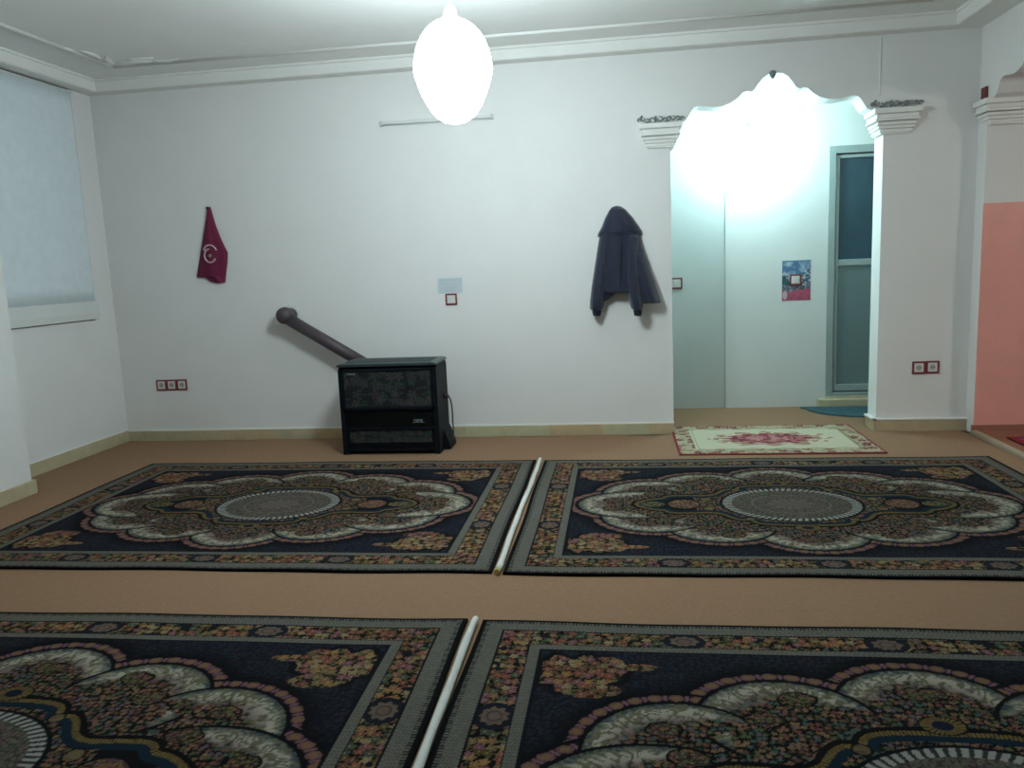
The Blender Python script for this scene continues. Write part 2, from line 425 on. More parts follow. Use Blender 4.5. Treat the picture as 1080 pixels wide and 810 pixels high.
tag(from_bm('carpet', bm, mat('reddish_brown_carpet', '8d5f4c', 1.0, noise=.1, nscale=80, spec=.1)), 'reddish brown carpet beyond the stone threshold at the right edge', 'carpet')
bm = bmesh.new(); B(bm, XR+.021, XR+.5, 4.67, 6.18, 0, 0.03); struct(from_bm('floor_opening', bm, bpy.data.materials['reddish_brown_carpet']))
bm = bmesh.new(); B(bm, XR-.035, XR+.02, 4.66, 6.18, 0, 0.034)
struct(from_bm('trim_12', bm, mat('threshold_stone', '9a8b74', .6, noise=.1), bevel=.008))

# ------------------------------------------------------------------ hall door
bm = bmesh.new(); B(bm, 1.765, 2.9, 7.30, 7.40, 0, 0.082); B(bm, 1.83, 2.75, 7.36, 7.6, 0.0, 0.10)
struct(from_bm('trim_13', bm, M['stone'], bevel=.006))
bm = bmesh.new()
for x0, x1, z0, z1 in ((1.835, 1.895, .10, 2.29), (2.69, 2.75, .10, 2.29), (1.895, 2.69, 2.225, 2.29), (1.895, 2.69, .10, .135)):
    B(bm, x0, x1, 7.365, 7.45, z0, z1)
door = struct(from_bm('door_1', bm, M['alu'], bevel=.004))
bm = bmesh.new()
for x0, x1, z0, z1 in ((1.90, 1.93, .145, 2.215), (2.655, 2.685, .145, 2.215), (1.93, 2.655, 2.185, 2.215), (1.93, 2.655, .145, .205), (1.93, 2.655, 1.262, 1.318)):
    B(bm, x0, x1, 7.385, 7.425, z0, z1)
leaf = from_bm('door_leaf', bm, M['alu'], parent=door, bevel=.004)
bm = bmesh.new(); B(bm, 1.925, 2.66, 7.402, 7.412, 1.31, 2.19); from_bm('glass_pane', bm, M['darkglass'], parent=leaf)
bm = bmesh.new(); B(bm, 1.925, 2.66, 7.400, 7.412, .20, 1.27); from_bm('lower_panel', bm, M['frost'], parent=leaf)
for z in (1.16, 2.0, .35):
    bm = bmesh.new(); tube(bm, [(1.897, 7.372, z), (1.897, 7.372, z+.07)], .008, 8); from_bm('hinge', bm, M['silver'], parent=door)
bm = bmesh.new(); B(bm, 1.835, 2.75, 7.6, 7.65, 0, 2.3); struct(from_bm('wall_behind_door', bm, M['black']))

# ------------------------------------------------------------------ window on the left
bm = bmesh.new()
for y0, y1, z0, z1 in ((4.86, 4.91, 1.09, ZC), (6.035, 6.085, 1.09, ZC), (4.91, 6.035, 1.09, 1.14), (5.45, 5.50, 1.14, ZC), (4.91, 6.035, 2.95, ZC)):
    B(bm, XL-.15, XL-.10, y0, y1, z0, z1)
win = struct(from_bm('window_1', bm, M['alu'], bevel=.003))
bm = bmesh.new(); B(bm, XL-.13, XL-.12, 4.88, 6.06, 1.1, ZC-.01); from_bm('window_pane', bm, M['darkglass'], parent=win)
bm = bmesh.new()
ny, nz = 90, 14
Yc = np.linspace(4.80, 6.075, ny); Zc = np.linspace(1.235, 2.90, nz)
def foldx(y, z): return 0.004*math.sin(y*23+math.sin(y*7)*1.5)*(0.4+0.6*(2.9-z)/1.7) + .001*math.sin(y*61)
for side in (0,):
    fr = [[bm.verts.new((XL+.022+foldx(y, z), y, z)) for z in Zc] for y in Yc]
    bk = [[bm.verts.new((XL+.018+foldx(y, z), y, z)) for z in Zc] for y in Yc]
    for i in range(ny-1):
        for j in range(nz-1):
            bm.faces.new((fr[i][j], fr[i+1][j], fr[i+1][j+1], fr[i][j+1])); bm.faces.new((bk[i][j], bk[i][j+1], bk[i+1][j+1], bk[i+1][j]))
    for i in range(ny-1):
        bm.faces.new((fr[i][0], bk[i][0], bk[i+1][0], fr[i+1][0])); bm.faces.new((fr[i][-1], fr[i+1][-1], bk[i+1][-1], bk[i][-1]))
    for j in range(nz-1):
        bm.faces.new((fr[0][j], fr[0][j+1], bk[0][j+1], bk[0][j])); bm.faces.new((fr[-1][j], bk[-1][j], bk[-1][j+1], fr[-1][j+1]))
cur = from_bm('curtain', bm, M['sheet'], smooth=True)
tag(cur, 'bluish white cloth curtain covering the window in the left wall', 'curtain')
bm = bmesh.new()
prev = None; rows = []
for y in np.linspace(4.80, 6.10, 60):
    f = .002*math.sin(y*19)
    rows.append([bm.verts.new((XL+.018+f, y, 1.245)), bm.verts.new((XL+.032+f, y, 1.245)), bm.verts.new((XL+.034+f, y, 1.15)), bm.verts.new((XL+.028+f, y, 1.098)), bm.verts.new((XL+.016+f, y, 1.098))])
for a, b in zip(rows, rows[1:]):
    for k in range(5): bm.faces.new((a[k], a[(k+1) % 5], b[(k+1) % 5], b[k]))
bm.faces.new(rows[0]); bm.faces.new(rows[-1][::-1])
from_bm('hem', bm, M['hem'], parent=cur, smooth=False)
bm = bmesh.new(); tube(bm, [(XL+.022, 4.78, 2.905), (XL+.022, 6.09, 2.905)], .008, 8); from_bm('curtain_rod', bm, M['whitepl'], parent=cur)

# ------------------------------------------------------------------ lamps
pl = thing('pendant_lamp', 'lamp bulb with its glare shaped as a bright white globe, hanging from the ceiling in front of the back wall', 'lamp', (-0.805, 4.15, ZC))
M['glow'] = mat('lamp_glare_glow', 'ffffff', 0.5, emit=PENDANT_COL, estr=PENDANT_STRENGTH)
bm = bmesh.new()
prof = []  # small bulb's glare built as an oversized, tapering globe
for i in range(25):
    t = i/24*PI; r = .20*math.sin(t)**0.9 if 0 < t < PI else .0; h = -.64+.255*math.cos(t)
    if t > PI/2: r *= (1-.12*math.sin((t-PI/2)*2))
    prof.append((max(r, .012), h))
lathe(bm, prof, n=40); from_bm('globe', bm, M['glow'], parent=pl, smooth=True)
bm = bmesh.new(); lathe(bm, [(.03, -.40), (.035, -.385), (.03, -.34), (.012, -.32)], n=24); from_bm('lamp_holder', bm, M['whitepl'], parent=pl, smooth=True)
bm = bmesh.new(); tube(bm, [(0, 0, -.33), (0, 0, -.02)], .005, 8); from_bm('cord', bm, M['whitepl'], parent=pl)
bm = bmesh.new(); lathe(bm, [(.05, -.001), (.05, -.012), (.03, -.03), (.008, -.035)], n=24); from_bm('ceiling_cup', bm, M['whitepl'], parent=pl, smooth=True)

hl = thing('hanging_bulb', 'glaring bare bulb hanging in the hall seen through the arch', 'lamp', (1.10, 7.08, ZC))
M['glow2'] = mat('glowing_bulb_glass', 'ffffff', 0.5, emit=HALL_COL, estr=HALL_STRENGTH)
bm = bmesh.new(); lathe(bm, [(.018, -.60), (.03, -.62), (.05, -.645), (.058, -.675), (.052, -.705), (.03, -.728), (.006, -.735)], n=24); from_bm('bulb', bm, M['glow2'], parent=hl, smooth=True)
bm = bmesh.new(); lathe(bm, [(.02, -.602), (.022, -.55), (.01, -.54)], n=16); from_bm('lamp_holder', bm, M['whitepl'], parent=hl, smooth=True)
bm = bmesh.new(); tube(bm, [(0, 0, -.55), (0, 0, 0)], .004, 6); from_bm('cord', bm, M['whitepl'], parent=hl)

nl = thing('pendant_lamp', 'round lamp hanging in the next room beyond the right arch', 'lamp', (4.6, 3.6, ZC))
M['glow3'] = mat('glowing_globe_glass', 'ffffff', 0.5, emit=(1.0, .97, .9), estr=SIDE_STRENGTH)
bm = bmesh.new(); lathe(bm, [(max(.1*math.sin(i/16*PI), .01), -.5+.1*math.cos(i/16*PI)) for i in range(17)], n=24); from_bm('globe', bm, M['glow3'], parent=nl, smooth=True)
bm = bmesh.new(); tube(bm, [(0, 0, -.41), (0, 0, 0)], .006, 8); from_bm('cord', bm, M['whitepl'], parent=nl)

# unlit batten lamp on the back wall, half lost in the glare
bt = thing('batten_lamp', 'long thin unlit white batten light high on the back wall', 'lamp', (-1.385, D, 2.543))
bm = bmesh.new(); B(bm, -.455, .455, -.018, 0, -.012, .016); from_bm('batten_body', bm, M['whitepl'], parent=bt, bevel=.004)
bm = bmesh.new(); tube(bm, [(-.44, -.020, -.012), (.44, -.020, -.012)], .006, 10); from_bm('tube', bm, mat('grey_glass_tube', 'c8d0d0', .3), parent=bt, smooth=True)
for s in (-1, 1):
    bm = bmesh.new(); B(bm, min(s*.455, s*.435), max(s*.455, s*.435), -.026, 0, -.022, .018); from_bm('end_socket', bm, mat('grey_plastic', 'c3cacc', .5), parent=bt, bevel=.003)

# ------------------------------------------------------------------ carved pattern of the big rugs
RA, RB = 1.468, 1.03
FL = ['a8775a', 'a35f52', 'b5895a', '94805a', '9c6672', '8a5a4a', 'b39a74']
FM = ['7d5c4c', '86615c', '6e6048', '8a7258', '7a4e52', '5c5a44']
def seg_dist(U, V, pts):
    """distance to a polyline and the arc length of the nearest point"""
    best = np.full(U.shape, 9.0); arc = np.zeros(U.shape); L = 0
    for (x0, y0), (x1, y1) in zip(pts, pts[1:]):
        dx, dy = x1-x0, y1-y0; l = math.hypot(dx, dy)
        t = np.clip(((U-x0)*dx+(V-y0)*dy)/(l*l), 0, 1); d = np.hypot(U-x0-t*dx, V-y0-t*dy)
        k = d < best; best = np.where(k, d, best); arc = np.where(k, L+t*l, arc); L += l
    return best, arc
def in_poly(U, V, pts):
    r = np.zeros(U.shape, bool)
    for (x0, y0), (x1, y1) in zip(pts, pts[1:]+pts[:1]):
        if y0 == y1: continue
        r ^= ((y0 > V) != (y1 > V)) & (U < (x1-x0)*(V-y0)/(y1-y0)+x0)
    return r
def smooth_pts(p, n=2):
    for _ in range(n):
        q = [p[0]]
        for a, b in zip(p, p[1:]): q += [(a[0]*.75+b[0]*.25, a[1]*.75+b[1]*.25), (a[0]*.25+b[0]*.75, a[1]*.25+b[1]*.75)]
        p = q+[p[-1]]
    return p
def rug_pattern(U, V):
    au, av = np.abs(U), np.abs(V)
    e = np.minimum(RA-au, (RB-av)*1.12)
    fine = vnoise(U, V, .008, 1); n1 = vnoise(U, V, .02, 9); n2 = vnoise(U, V, .05, 14); n3 = vnoise(U, V, .013, 19)
    one = np.ones(U.shape+(3,))
    out = floral(U, V, .021, 2, ['2a303e', '332f3a', '283644', '393038', '242a38'], '171a24', leaf='1f2530', size=.38, dot='383a4c')
    # corner bouquets
    lu, lv = au-1.075, av-.635
    rr = np.hypot(lu/.150, lv/.125); an = np.arctan2(lv/.125, lu/.150)
    lim = 1 + .12*np.cos(6*an+.6) + .09*np.cos(11*an) - .25*np.exp(-((an+1.2)/.5)**2)
    spur = (((lu+.19)/.085)**2 + ((lv-.055)/.024)**2 < 1) | (((lu+.10)/.06)**2 + ((lv-.075)/.05)**2 < 1) | (((lu+.05)/.10)**2 + ((lv+.10)/.045)**2 < 1)
    bq = ((rr < lim) | spur) & (e > .27)
    out = np.where((((rr < lim+.2) | spur) & (e > .26))[..., None], C3('0f1118'), out)
    out = np.where(bq[..., None], floral(U, V, .036, 5, FL, '2c241e', leaf='6c6c44', size=.47), out)
    # medallion: overlapping scalloped lobes
    lobes = [(0, .475, .275, .250), (.43, .40, .27, .225), (.76, .215, .285, .262), (.84, 0, .345, .255)]
    FMI = ['9a7458', '8a564c', '526a66', '666c48', '7c6672', 'a07c60', '6a5044']
    inner = floral(U, V, .021, 11, FMI, '100d0c', leaf='2c3628', size=.42, dot='8a7a58')
    inside = np.zeros(U.shape, bool)
    core = (au/.95)**2 + (av/.52)**2 < 1
    inside |= core
    halo = np.zeros(U.shape)
    for cx, cyv, rx, ry in lobes:
        x = U if cx == 0 else au-cx
        d = (1-np.hypot(x/rx, (av-cyv)/ry))*min(rx, ry)
        halo = np.maximum(halo, sstep(-.13, -.05, d))
    out = out*(1-.72*halo[..., None])
    out = np.where(core[..., None], inner, out)
    for i, (cx, cyv, rx, ry) in enumerate(lobes):
        x, y = au-cx, av-cyv
        if cx == 0: x = U
        nr = np.hypot(x/rx, y/ry); d = (1-nr)*min(rx, ry)
        nx, nyv = x/rx, y/ry
        if cx == 0: ou, ov = U*.35, av
        else: ou, ov = au*.55, av
        ll = np.hypot(ou, ov)+1e-6
        wgt = (nx*ou + nyv*ov)/(np.maximum(nr, 1e-3)*ll)
        wo = sstep(-.05, .5, wgt)
        t = np.arctan2(nyv, nx); arc = t*(rx+ry)/2
        exposed = ~inside
        out = np.where(((d > -.058) & (wgt > .1) & exposed)[..., None], C3('0b0d12'), out)
        # chain of brown beads with plum links
        bp = ((arc/.058) % 1)-.5
        hw_ = .0205*sstep(.0, .75, wgt)
        dd = (d+.026)/np.maximum(hw_, .004)
        body = (np.abs(dd) < .92) & (d < -.006) & exposed & (wgt > .02)
        bead = (bp/.37)**2 + (dd/.95)**2 < 1
        core_b = (bp/.24)**2 + (dd/.5)**2 < 1
        link_ = np.abs(np.abs(bp)-.47) < .06
        out = np.where(body[..., None], C3('24181c'), out)
        out = np.where((body & link_ & (np.abs(dd) < .7))[..., None], C3('8a6474'), out)
        out = np.where((body & bead)[..., None], C3('87605a')*(.7+.5*fine[..., None]), out)
        out = np.where((body & core_b)[..., None], C3('937250'), out)
        ins = d > -.006; keep = ins & (wgt > -.1)
        base = np.where(keep[..., None], inner, out)
        wid = .085*wo
        cr = sstep(-.002, .016, d)*(1-sstep(wid*.55, wid*1.45+.004, d + .045*(n1-.5)+.02*(n2-.5)))*sstep(.0, .3, wo)
        cream = mix(C3('45565a')*one, C3('c8bfab'), sstep(.010, .042, d+.03*(n3-.5)))
        cream = mix(cream, C3('a58f8c'), sstep(wid*.5, wid*1.1+.01, d)*.8)
        cream = np.where(((n3 > .60) & (n1 > .35))[..., None], C3('86836a'), cream)
        cream = np.where(((np.abs(np.sin(arc*80+n2*10)) > .86) & (n1 > .3))[..., None], C3('7a775f'), cream)
        base = mix(base, cream, np.clip(cr, 0, 1)*keep)
        base = np.where((keep & (d < .007) & (wgt > .0))[..., None], C3('0c0e14'), base)
        out = base; inside |= keep
    # curled bouquets just under the crescents
    for cx, cyv, r in [(.03, .575, .038), (.38, .52, .045), (.50, .40, .045), (.80, .33, .042), (.74, .20, .045), (.98, .08, .042)]:
        d = np.hypot((au-cx)/1.35, av-cyv) + .012*(n1-.5)
        out = np.where(((d < r) & (d > r-.006))[..., None], C3('120e0c'), out)
        out = np.where((d < r-.006)[..., None], floral(U, V, .019, 33, ['7d4f50', '87604e', '5a4a4a', '6a6a48'], '261c1a', size=.48), out)
    # gold corded cartouche with navy ground round the centre oval
    crown = smooth_pts([(0, .375), (.08, .375), (.16, .37), (.22, .355), (.255, .325), (.262, .292), (.30, .298), (.335, .28), (.37, .235), (.395, .19),
             (.45, .163), (.55, .172), (.635, .176), (.685, .155), (.70, .12), (.74, .115), (.80, .085), (.845, .045), (.86, 0)])
    inp = in_poly(au, av, crown+[(0, -.001)]); dist, al = seg_dist(au, av, crown)
    tick = (al/.012 % 1) > .42
    out = np.where((dist < .020)[..., None], C3('100e10'), out)
    out = np.where(inp[..., None], C3('0f1015'), out)
    out = np.where((inp & (dist >= .022) & ((dist < .055) | ((au < .25) & (av > .25))))[..., None], C3('152c3c'), out)
    out = np.where((inp & (dist >= .052) & (au < .52))[..., None], inner, out)
    out = np.where((inp & (dist < .022))[..., None], np.where(tick[..., None], C3('8c7644'), C3('4c3f28')), out)
    dc = np.hypot(au/.062, (av-.405)/.045)
    out = np.where((dc < 1.12)[..., None], C3('100e10'), out); out = np.where(((dc < 1) & (dc > .5))[..., None], np.where((np.sin(np.arctan2(av-.405, U)*22) > -.1)[..., None], C3('8c7644'), C3('4c3f28')), out)
    out = np.where((dc <= .5)[..., None], C3('1b2038'), out)
    # broken pieces of the ground: flower knots at the shoulders and waist
    for cx, cyv, r in [(.262, .27, .030), (.455, .085, .036), (.44, .025, .022)]:
        d = np.hypot(au-cx, av-cyv)
        out = np.where((d < r)[..., None], C3('14110f'), out); out = np.where((d < r-.007)[..., None], C3('7e6c4c')*(.6+.7*n3[..., None]), out)
    # palmettes inside the side arms
    dp = np.hypot((au-.585)/.085, av/.078)
    out = np.where((dp < 1.12)[..., None], C3('0d0e12'), out)
    out = np.where((dp < 1)[..., None], floral(U, V, .02, 44, ['94645a', '8d6a4c', '7c5a64', 'a07a54'], '3a2620', size=.5), out)
    dq = np.hypot((au-.755)/.07, av/.045)
    out = np.where((dq < 1)[..., None], floral(U, V, .018, 47, ['7f7a48', '8b6a4c', '5f6a4c'], '20201a', size=.5), out)
    # centre oval
    s = np.hypot(U/.37, V/.298); th = np.arctan2(V/.298, U/.37)
    out = np.where((s < 1.04)[..., None], C3('101218'), out)
    out = np.where((s < 1.0)[..., None], C3('3c3e40'), out)
    tooth = np.sin(th*66 + (s-.9)*14) > -.25
    out = np.where(((s < .995) & (s > .865) & tooth)[..., None], C3('b6b4aa'), out)
    out = np.where((s <= .865)[..., None], floral(U, V, .018, 55, ['75665f', '72745f', '7c6260', '646a58', '837765'], '4a4442', leaf='5c6456', size=.46, dot='8a8270'), out)
    out = np.where(((s < .58) & (s > .55))[..., None], C3('7d756a'), out)
    out = np.where((s <= .55)[..., None], floral(U, V, .018, 57, ['7c6a66', '706c5e', '80665f'], '4e474a', leaf='60645a', size=.46, dot='8a8270'), out)
    ros = np.hypot(U/.12, V/.085); ra = np.arctan2(V, U)
    out = np.where((ros < 1+.1*np.cos(ra*10))[..., None], C3('736860')*(.85+.3*(np.cos(ra*10) > 0))[..., None], out)
    # borders
    fl = floral(U, V, .033, 66, FL+['5f6a58', '76603a'], '171413', leaf='56583a', size=.46)
    fl = np.where((n2 > .86)[..., None], C3('1a1e28'), fl)
    out = np.where((e < .262)[..., None], C3('14161c'), out)
    g = lambda a, b: (e >= a) & (e < b)
    along = np.where(RA-au < (RB-av)*1.12, V, U)
    tk = (along/.016 % 1 > .5) ^ ((e/.012 % 1) > .5)
    guard = np.where(tk[..., None], C3('8a867c'), C3('65635a'))*(.85+.3*fine[..., None])
    out = np.where(g(.100, .208)[..., None], fl, out)
    def rosette(d, a2):
        nonlocal out
        out = np.where(((d < 1.55) & g(.100, .208))[..., None], C3('20242e'), out)
        out = np.where(((d < 1+.10*np.cos(a2*9)) & g(.100, .208))[..., None], C3('7f6a5e')*(.8+.35*n3[..., None]), out)
        out = np.where(((d < .62) & (d > .45))[..., None], C3('5a4c48'), out)
    for ru in (-.70, 0, .70): rosette(np.hypot((U-ru)/.050, (av-(RB-.137))/.036), np.arctan2(av-(RB-.137), U-ru))
    for rv in (-.37, .37): rosette(np.hypot((au-(RA-.154))/.043, (V-rv)/.048), np.arctan2(V-rv, au-(RA-.154)))
    out = np.where(g(.018, .092)[..., None], guard, out)
    out = np.where((g(.018, .034) & (along/.014 % 1 > .5))[..., None], C3('3a3a38'), out)
    out = np.where(g(.214, .252)[..., None], guard, out)
    out = np.where((e < .018)[..., None], C3('0b0b0e'), out)
    return out*RUG_GAIN
RUG_GAIN = 0.56
def rug_shape(U, V):
    k = sstep(.6, 1.0, np.abs(V)/RB)
    Y = V + np.sign(V)*k*(.005*np.sin(U*3.7+np.sign(V)) + .003*np.sin(U*9.1))
    k2 = sstep(.8, 1.0, np.abs(U)/RA)
    X = U + np.sign(U)*k2*.003*np.sin(V*5)
    return X, Y
RUGG = 'four matching dark medallion rugs laid out in two rows'
rug = paint_slab('rug', RA, RB, 700, 492, rug_pattern, M['rug'], thick=.012, loc=(-2.068, 4.418, .009), shape=rug_shape, wob=.004)
tag(rug, 'dark navy medallion rug in the back row, in front of the black heater', 'rug', RUGG)
for (x, y, rz), lb in (((.925, 4.408, 0), 'dark navy medallion rug in the back row, in front of the cream mat and archway'),
                   ((-2.077, 1.868, .005), 'dark navy medallion rug cut off in the bottom left corner'),
                   ((.905, 1.862, -.005), 'dark navy medallion rug cut off in the bottom right corner')):
    r = rug.copy(); COL.objects.link(r); r.location = (x, y, .009); r.rotation_euler = (0, 0, rz); r['label'] = lb

# white rolled strips in the gap between the rugs
def strip(y0, y1, xf, label):
    bm = bmesh.new(); n = 50; pts, rad = [], []
    for i in range(n):
        t = i/(n-1); y = y0+(y1-y0)*t
        pts.append((xf+.0025*math.sin(y*4.1)+.0012*math.sin(y*11), y, .0245)); rad.append(.0140+.0008*math.sin(y*17))
    rad[0] = .012; rad[-1] = .012
    tube(bm, pts, rad, 12)
    o = from_bm('rolled_strip', bm, M['roll'], smooth=True)
    tag(o, label, 'roll', 'white rolled strips between the rugs'); return o
s1 = strip(3.40, 5.46, -.572, 'thin white rolled strip between the two back rugs')
bm = bmesh.new(); tube(bm, [(-.572, 3.375, .024), (-.572, 3.405, .024)], .014, 10); from_bm('strip_end', bm, M['gold'], parent=s1)['label'] = 'yellowish end of the strip'
strip(1.65, 2.90, -.583, 'thin white rolled strip between the two front rugs')

# small cream mat by the arch
def mat_pattern(U, V):
    au, av = np.abs(U), np.abs(V); A_, B_ = .70, .475
    out = np.broadcast_to(C3('bdb8a0'), U.shape+(3,)).copy()
    n = vnoise(U, V, .06, 2); n2 = vnoise(U, V, .03, 8)
    s = np.hypot(U/.42, V/.23); an = np.arctan2(V/.23, U/.42)
    lim = 1+.10*np.cos(an*12)+.12*(n-.5)
    out = np.where((s < lim)[..., None], mix(C3('9c8070')*np.ones(U.shape+(3,)), C3('c8b8a0'), (n2 > .62)*1.0), out)
    out = np.where((s < .72*lim)[..., None], mix(C3('7a3a44')*np.ones(U.shape+(3,)), C3('a06868'), (n2 > .5)*1.0), out)
    out = np.where((s < .42)[..., None], mix(C3('b08078')*np.ones(U.shape+(3,)), C3('8a4450'), (n2 > .6)*1.0), out)
    e = np.minimum(A_-au, B_-av)
    cor = (au/A_)**3+(av/B_)**3 + .45*(n-.5) > .80
    fl = floral(U, V, .075, 3, ['80564c', '743f46', 'a59078', '946e60', 'b5aa90'], 'a8a088', leaf='8a8468', size=.42)
    out = np.where((cor | (e < .13))[..., None], fl, out)
    out = np.where(((e < .15+.015*np.sin(U*30)) & (e > .135+.015*np.sin(U*30)))[..., None], C3('8a8a68'), out)
    out = np.where((e < .016)[..., None], C3('8a3a40'), out)
    return out
sm = paint_slab('doormat', .70, .475, 240, 164, mat_pattern, M['mat'], thick=.010, loc=(1.105, 6.055, .009), edge='8a3a40')
tag(sm, 'small cream mat with burgundy medallion on the floor before the archway', 'mat')

# teal half-round mat at the hall door
bm = bmesh.new()
pts = [(1.60, 7.29), (2.55, 7.29)] + [(2.10+.47*math.cos(t), 7.26-.44*math.sin(t)) for t in np.linspace(0.1, PI-.05, 30)]
prism(bm, [(x, y) for x, y in pts], 0.009, 0.022, lambda x, y, z: (x, z, y))
tag(from_bm('doormat', bm, M['teal'], bevel=.003), 'teal half-round mat on the hall floor at the glazed door', 'mat')

# red rug in the next room
def red_pat(U, V):
    e = np.minimum(1.2-np.abs(U), .6-np.abs(V))
    out = floral(U, V, .05, 6, ['a06a70', '8a4a60', '6a5a80', 'a89080'], '5a1f35', leaf='4a4a60')
    out = np.where((e < .05)[..., None], C3('8a2c34'), out); out = np.where((e < .012)[..., None], C3('5a1a22'), out); return out
rr = paint_slab('rug', 1.2, .60, 200, 130, red_pat, M['mat'], thick=.010, loc=(XR+.10+1.2, 5.31, .03), edge='4a1a20')
tag(rr, 'reddish purple rug edge beyond the stone threshold at the right', 'rug')

# ------------------------------------------------------------------ gas heater
HX0, HX1, HY0, HY1, HZ = -2.112, -1.352, 5.695, 6.07, 0.690
ht = thing('gas_heater', 'black enamelled gas heater with dark floral panels standing against the wall', 'heater', ((HX0+HX1)/2, (HY0+HY1)/2, .009))
hw, hd = (HX1-HX0)/2, (HY1-HY0)/2
bm = bmesh.new()
B(bm, -hw+.012, hw-.012, -hd+.02, hd, .03, HZ-.03)
for s in (-1, 1):      # rounded side cheeks, standing a little proud, foot flaring out
    x0, x1 = (s*hw, s*(hw-.035)) if s < 0 else (hw-.035, hw)
    prism(bm, [(-hd+.005, 0), (hd+.01, 0), (hd, .10), (hd, HZ-.04), (hd-.03, HZ-.012), (-hd+.04, HZ-.012), (-hd+.006, HZ-.04)], x0, x1, lambda x, y, z: (y, x, z))
from_bm('body', bm, M['enamel'], parent=ht, bevel=.006)
bm = bmesh.new()
prism(bm, [(-hw-.003, HZ-.012), (hw+.003, HZ-.012), (hw+.002, HZ+.004), (hw-.03, HZ+.010), (-hw+.03, HZ+.010), (-hw-.002, HZ+.004)], -hd-.006, hd+.004)
for k in range(9):     # raised louvres across the top
    B(bm, -hw+.05, hw-.05, -hd+.05+k*.03, -hd+.062+k*.03, HZ+.008, HZ+.015)
from_bm('top_plate', bm, mat('grey_green_top', '2f3c3d', .35, noise=.15, nscale=20), parent=ht, bevel=.004)
def stove_pat(sc, dens):
    def f(U, V):
        out = np.broadcast_to(C3('121a1c'), U.shape+(3,)).copy()
        d, q, a = worley(U, V*1.1, sc, 3); P = np.array([C3(c) for c in ['4a554c', '50404a', '3c4a48', '5a4c50']])
        c = P[(q*4).astype(int) % 4]; rad = .46*(1+.3*np.cos(5*a+q*9))
        k = (d < rad) & (q > dens); out = np.where(k[..., None], c*.75, out)
        out = np.where((k & (np.sin(d*26) > .2))[..., None], C3('1c2224'), out)
        d2, q2, a2 = worley(U+3, V+2, sc*.55, 8); k2 = (d2 < .25*(1+.6*np.cos(2*a2))) & (q2 > .4)
        return np.where(k2[..., None], C3('2f3d36'), out)
    return f
pn = paint_slab('front_panel', hw-.045, .135, 170, 70, stove_pat(.075, .25), M['enamel_pat'], thick=.012, parent=ht, loc=(-.0, -hd+.018, HZ-.185), upright=True, edge='0c1214')
pn['label'] = 'upper glass panel with faint flowers'
bm = bmesh.new()
for x0, x1, z0, z1 in ((-hw+.02, hw-.02, HZ-.052, HZ-.03), (-hw+.02, hw-.02, HZ-.345, HZ-.318)):
    B(bm, x0, x1, -hd-.002, -hd+.02, z0, z1)
for s in (-1, 1): B(bm, min(s*(hw-.02), s*(hw-.047)), max(s*(hw-.02), s*(hw-.047)), -hd-.002, -hd+.02, HZ-.345, HZ-.03)
from_bm('panel_frame', bm, M['enamel'], parent=ht, bevel=.005)
bm = bmesh.new()    # dark arched viewing window in the middle
arc = [(x, HZ-.385+.028*(1-(x/(hw-.05))**2)) for x in np.linspace(hw-.05, -hw+.05, 24)]
prism(bm, [(-hw+.05, HZ-.48), (hw-.05, HZ-.48)] + arc, -hd+.008, -hd+.02)
from_bm('viewing_window', bm, mat('black_glass', '07090b', .12), parent=ht)
bm = bmesh.new()
for k in range(4): B(bm, .19+.018*k, .202+.018*k, -hd+.004, -hd+.009, HZ-.435-.006*(k % 2), HZ-.42)
B(bm, .18, .27, -hd+.004, -hd+.009, HZ-.446, HZ-.443)
from_bm('silver_label', bm, M['silver'], parent=ht)['label'] = 'tiny silver mark on the dark window'
bm = bmesh.new()
for k in range(6): B(bm, -hw+.075+.011*k, -hw+.082+.011*k, -hd+.002, -hd+.007, HZ-.072, HZ-.063+.003*(k % 3))
from_bm('maker_plate', bm, M['silver'], parent=ht)['label'] = 'small silver lettering on the upper panel'
bm = bmesh.new()    # lower louvred grille
B(bm, -hw+.04, hw-.04, -hd+.0, -hd+.02, .192, .212); B(bm, -hw+.04, hw-.04, -hd, -hd+.02, .03, .05)
for k in range(3): B(bm, -hw+.04, hw-.04, -hd+.004, -hd+.02, .056+.010*k, .061+.010*k)
from_bm('lower_grille', bm, M['enamel'], parent=ht, bevel=.003)
lp = paint_slab('lower_panel', hw-.06, .048, 170, 24, stove_pat(.05, .1), M['enamel_pat'], thick=.010, parent=ht, loc=(0, -hd+.02, .138), upright=True, edge='0c1214')
for s in (-1, 1):
    for t in (-1, 1):
        bm = bmesh.new(); cx, cyy = s*(hw-.03), t*(hd-.04)
        lathe(bm, [(.028, 0), (.026, .01), (.018, .02), (.016, .035)], (cx, cyy, 0), 16); from_bm('foot', bm, M['black'], parent=ht, smooth=True)
bm = bmesh.new(); lathe(bm, [(.022, 0), (.022, .02), (.015, .028)], n=20); kn = from_bm('control_knob', bm, mat('dark_purple_plastic', '3a1c2c', .5), parent=ht, smooth=True)
kn.rotation_euler = (0, PI/2, 0); kn.location = (hw-.002, .08, .40)
bm = bmesh.new()
tube(bm, curve_pts((hw-.002, .12, .40), (hw+.045, .14, .40), (hw+.035, .15, .20), 10) + curve_pts((hw+.035, .15, .18), (hw+.045, .15, .03), (hw+.03, .05, .022), 10), .006, 8)
from_bm('gas_hose', bm, mat('grey_rubber_hose', '3a3e42', .6), parent=ht, smooth=True)
bm = bmesh.new(); prism(bm, [(hw-.002, 0), (hw+.050, 0), (hw+.046, .03), (hw+.032, .08), (hw+.014, .13), (hw-.002, .17)], -.04, hd+.0); from_bm('side_skirt', bm, M['enamel'], parent=ht, bevel=.006)

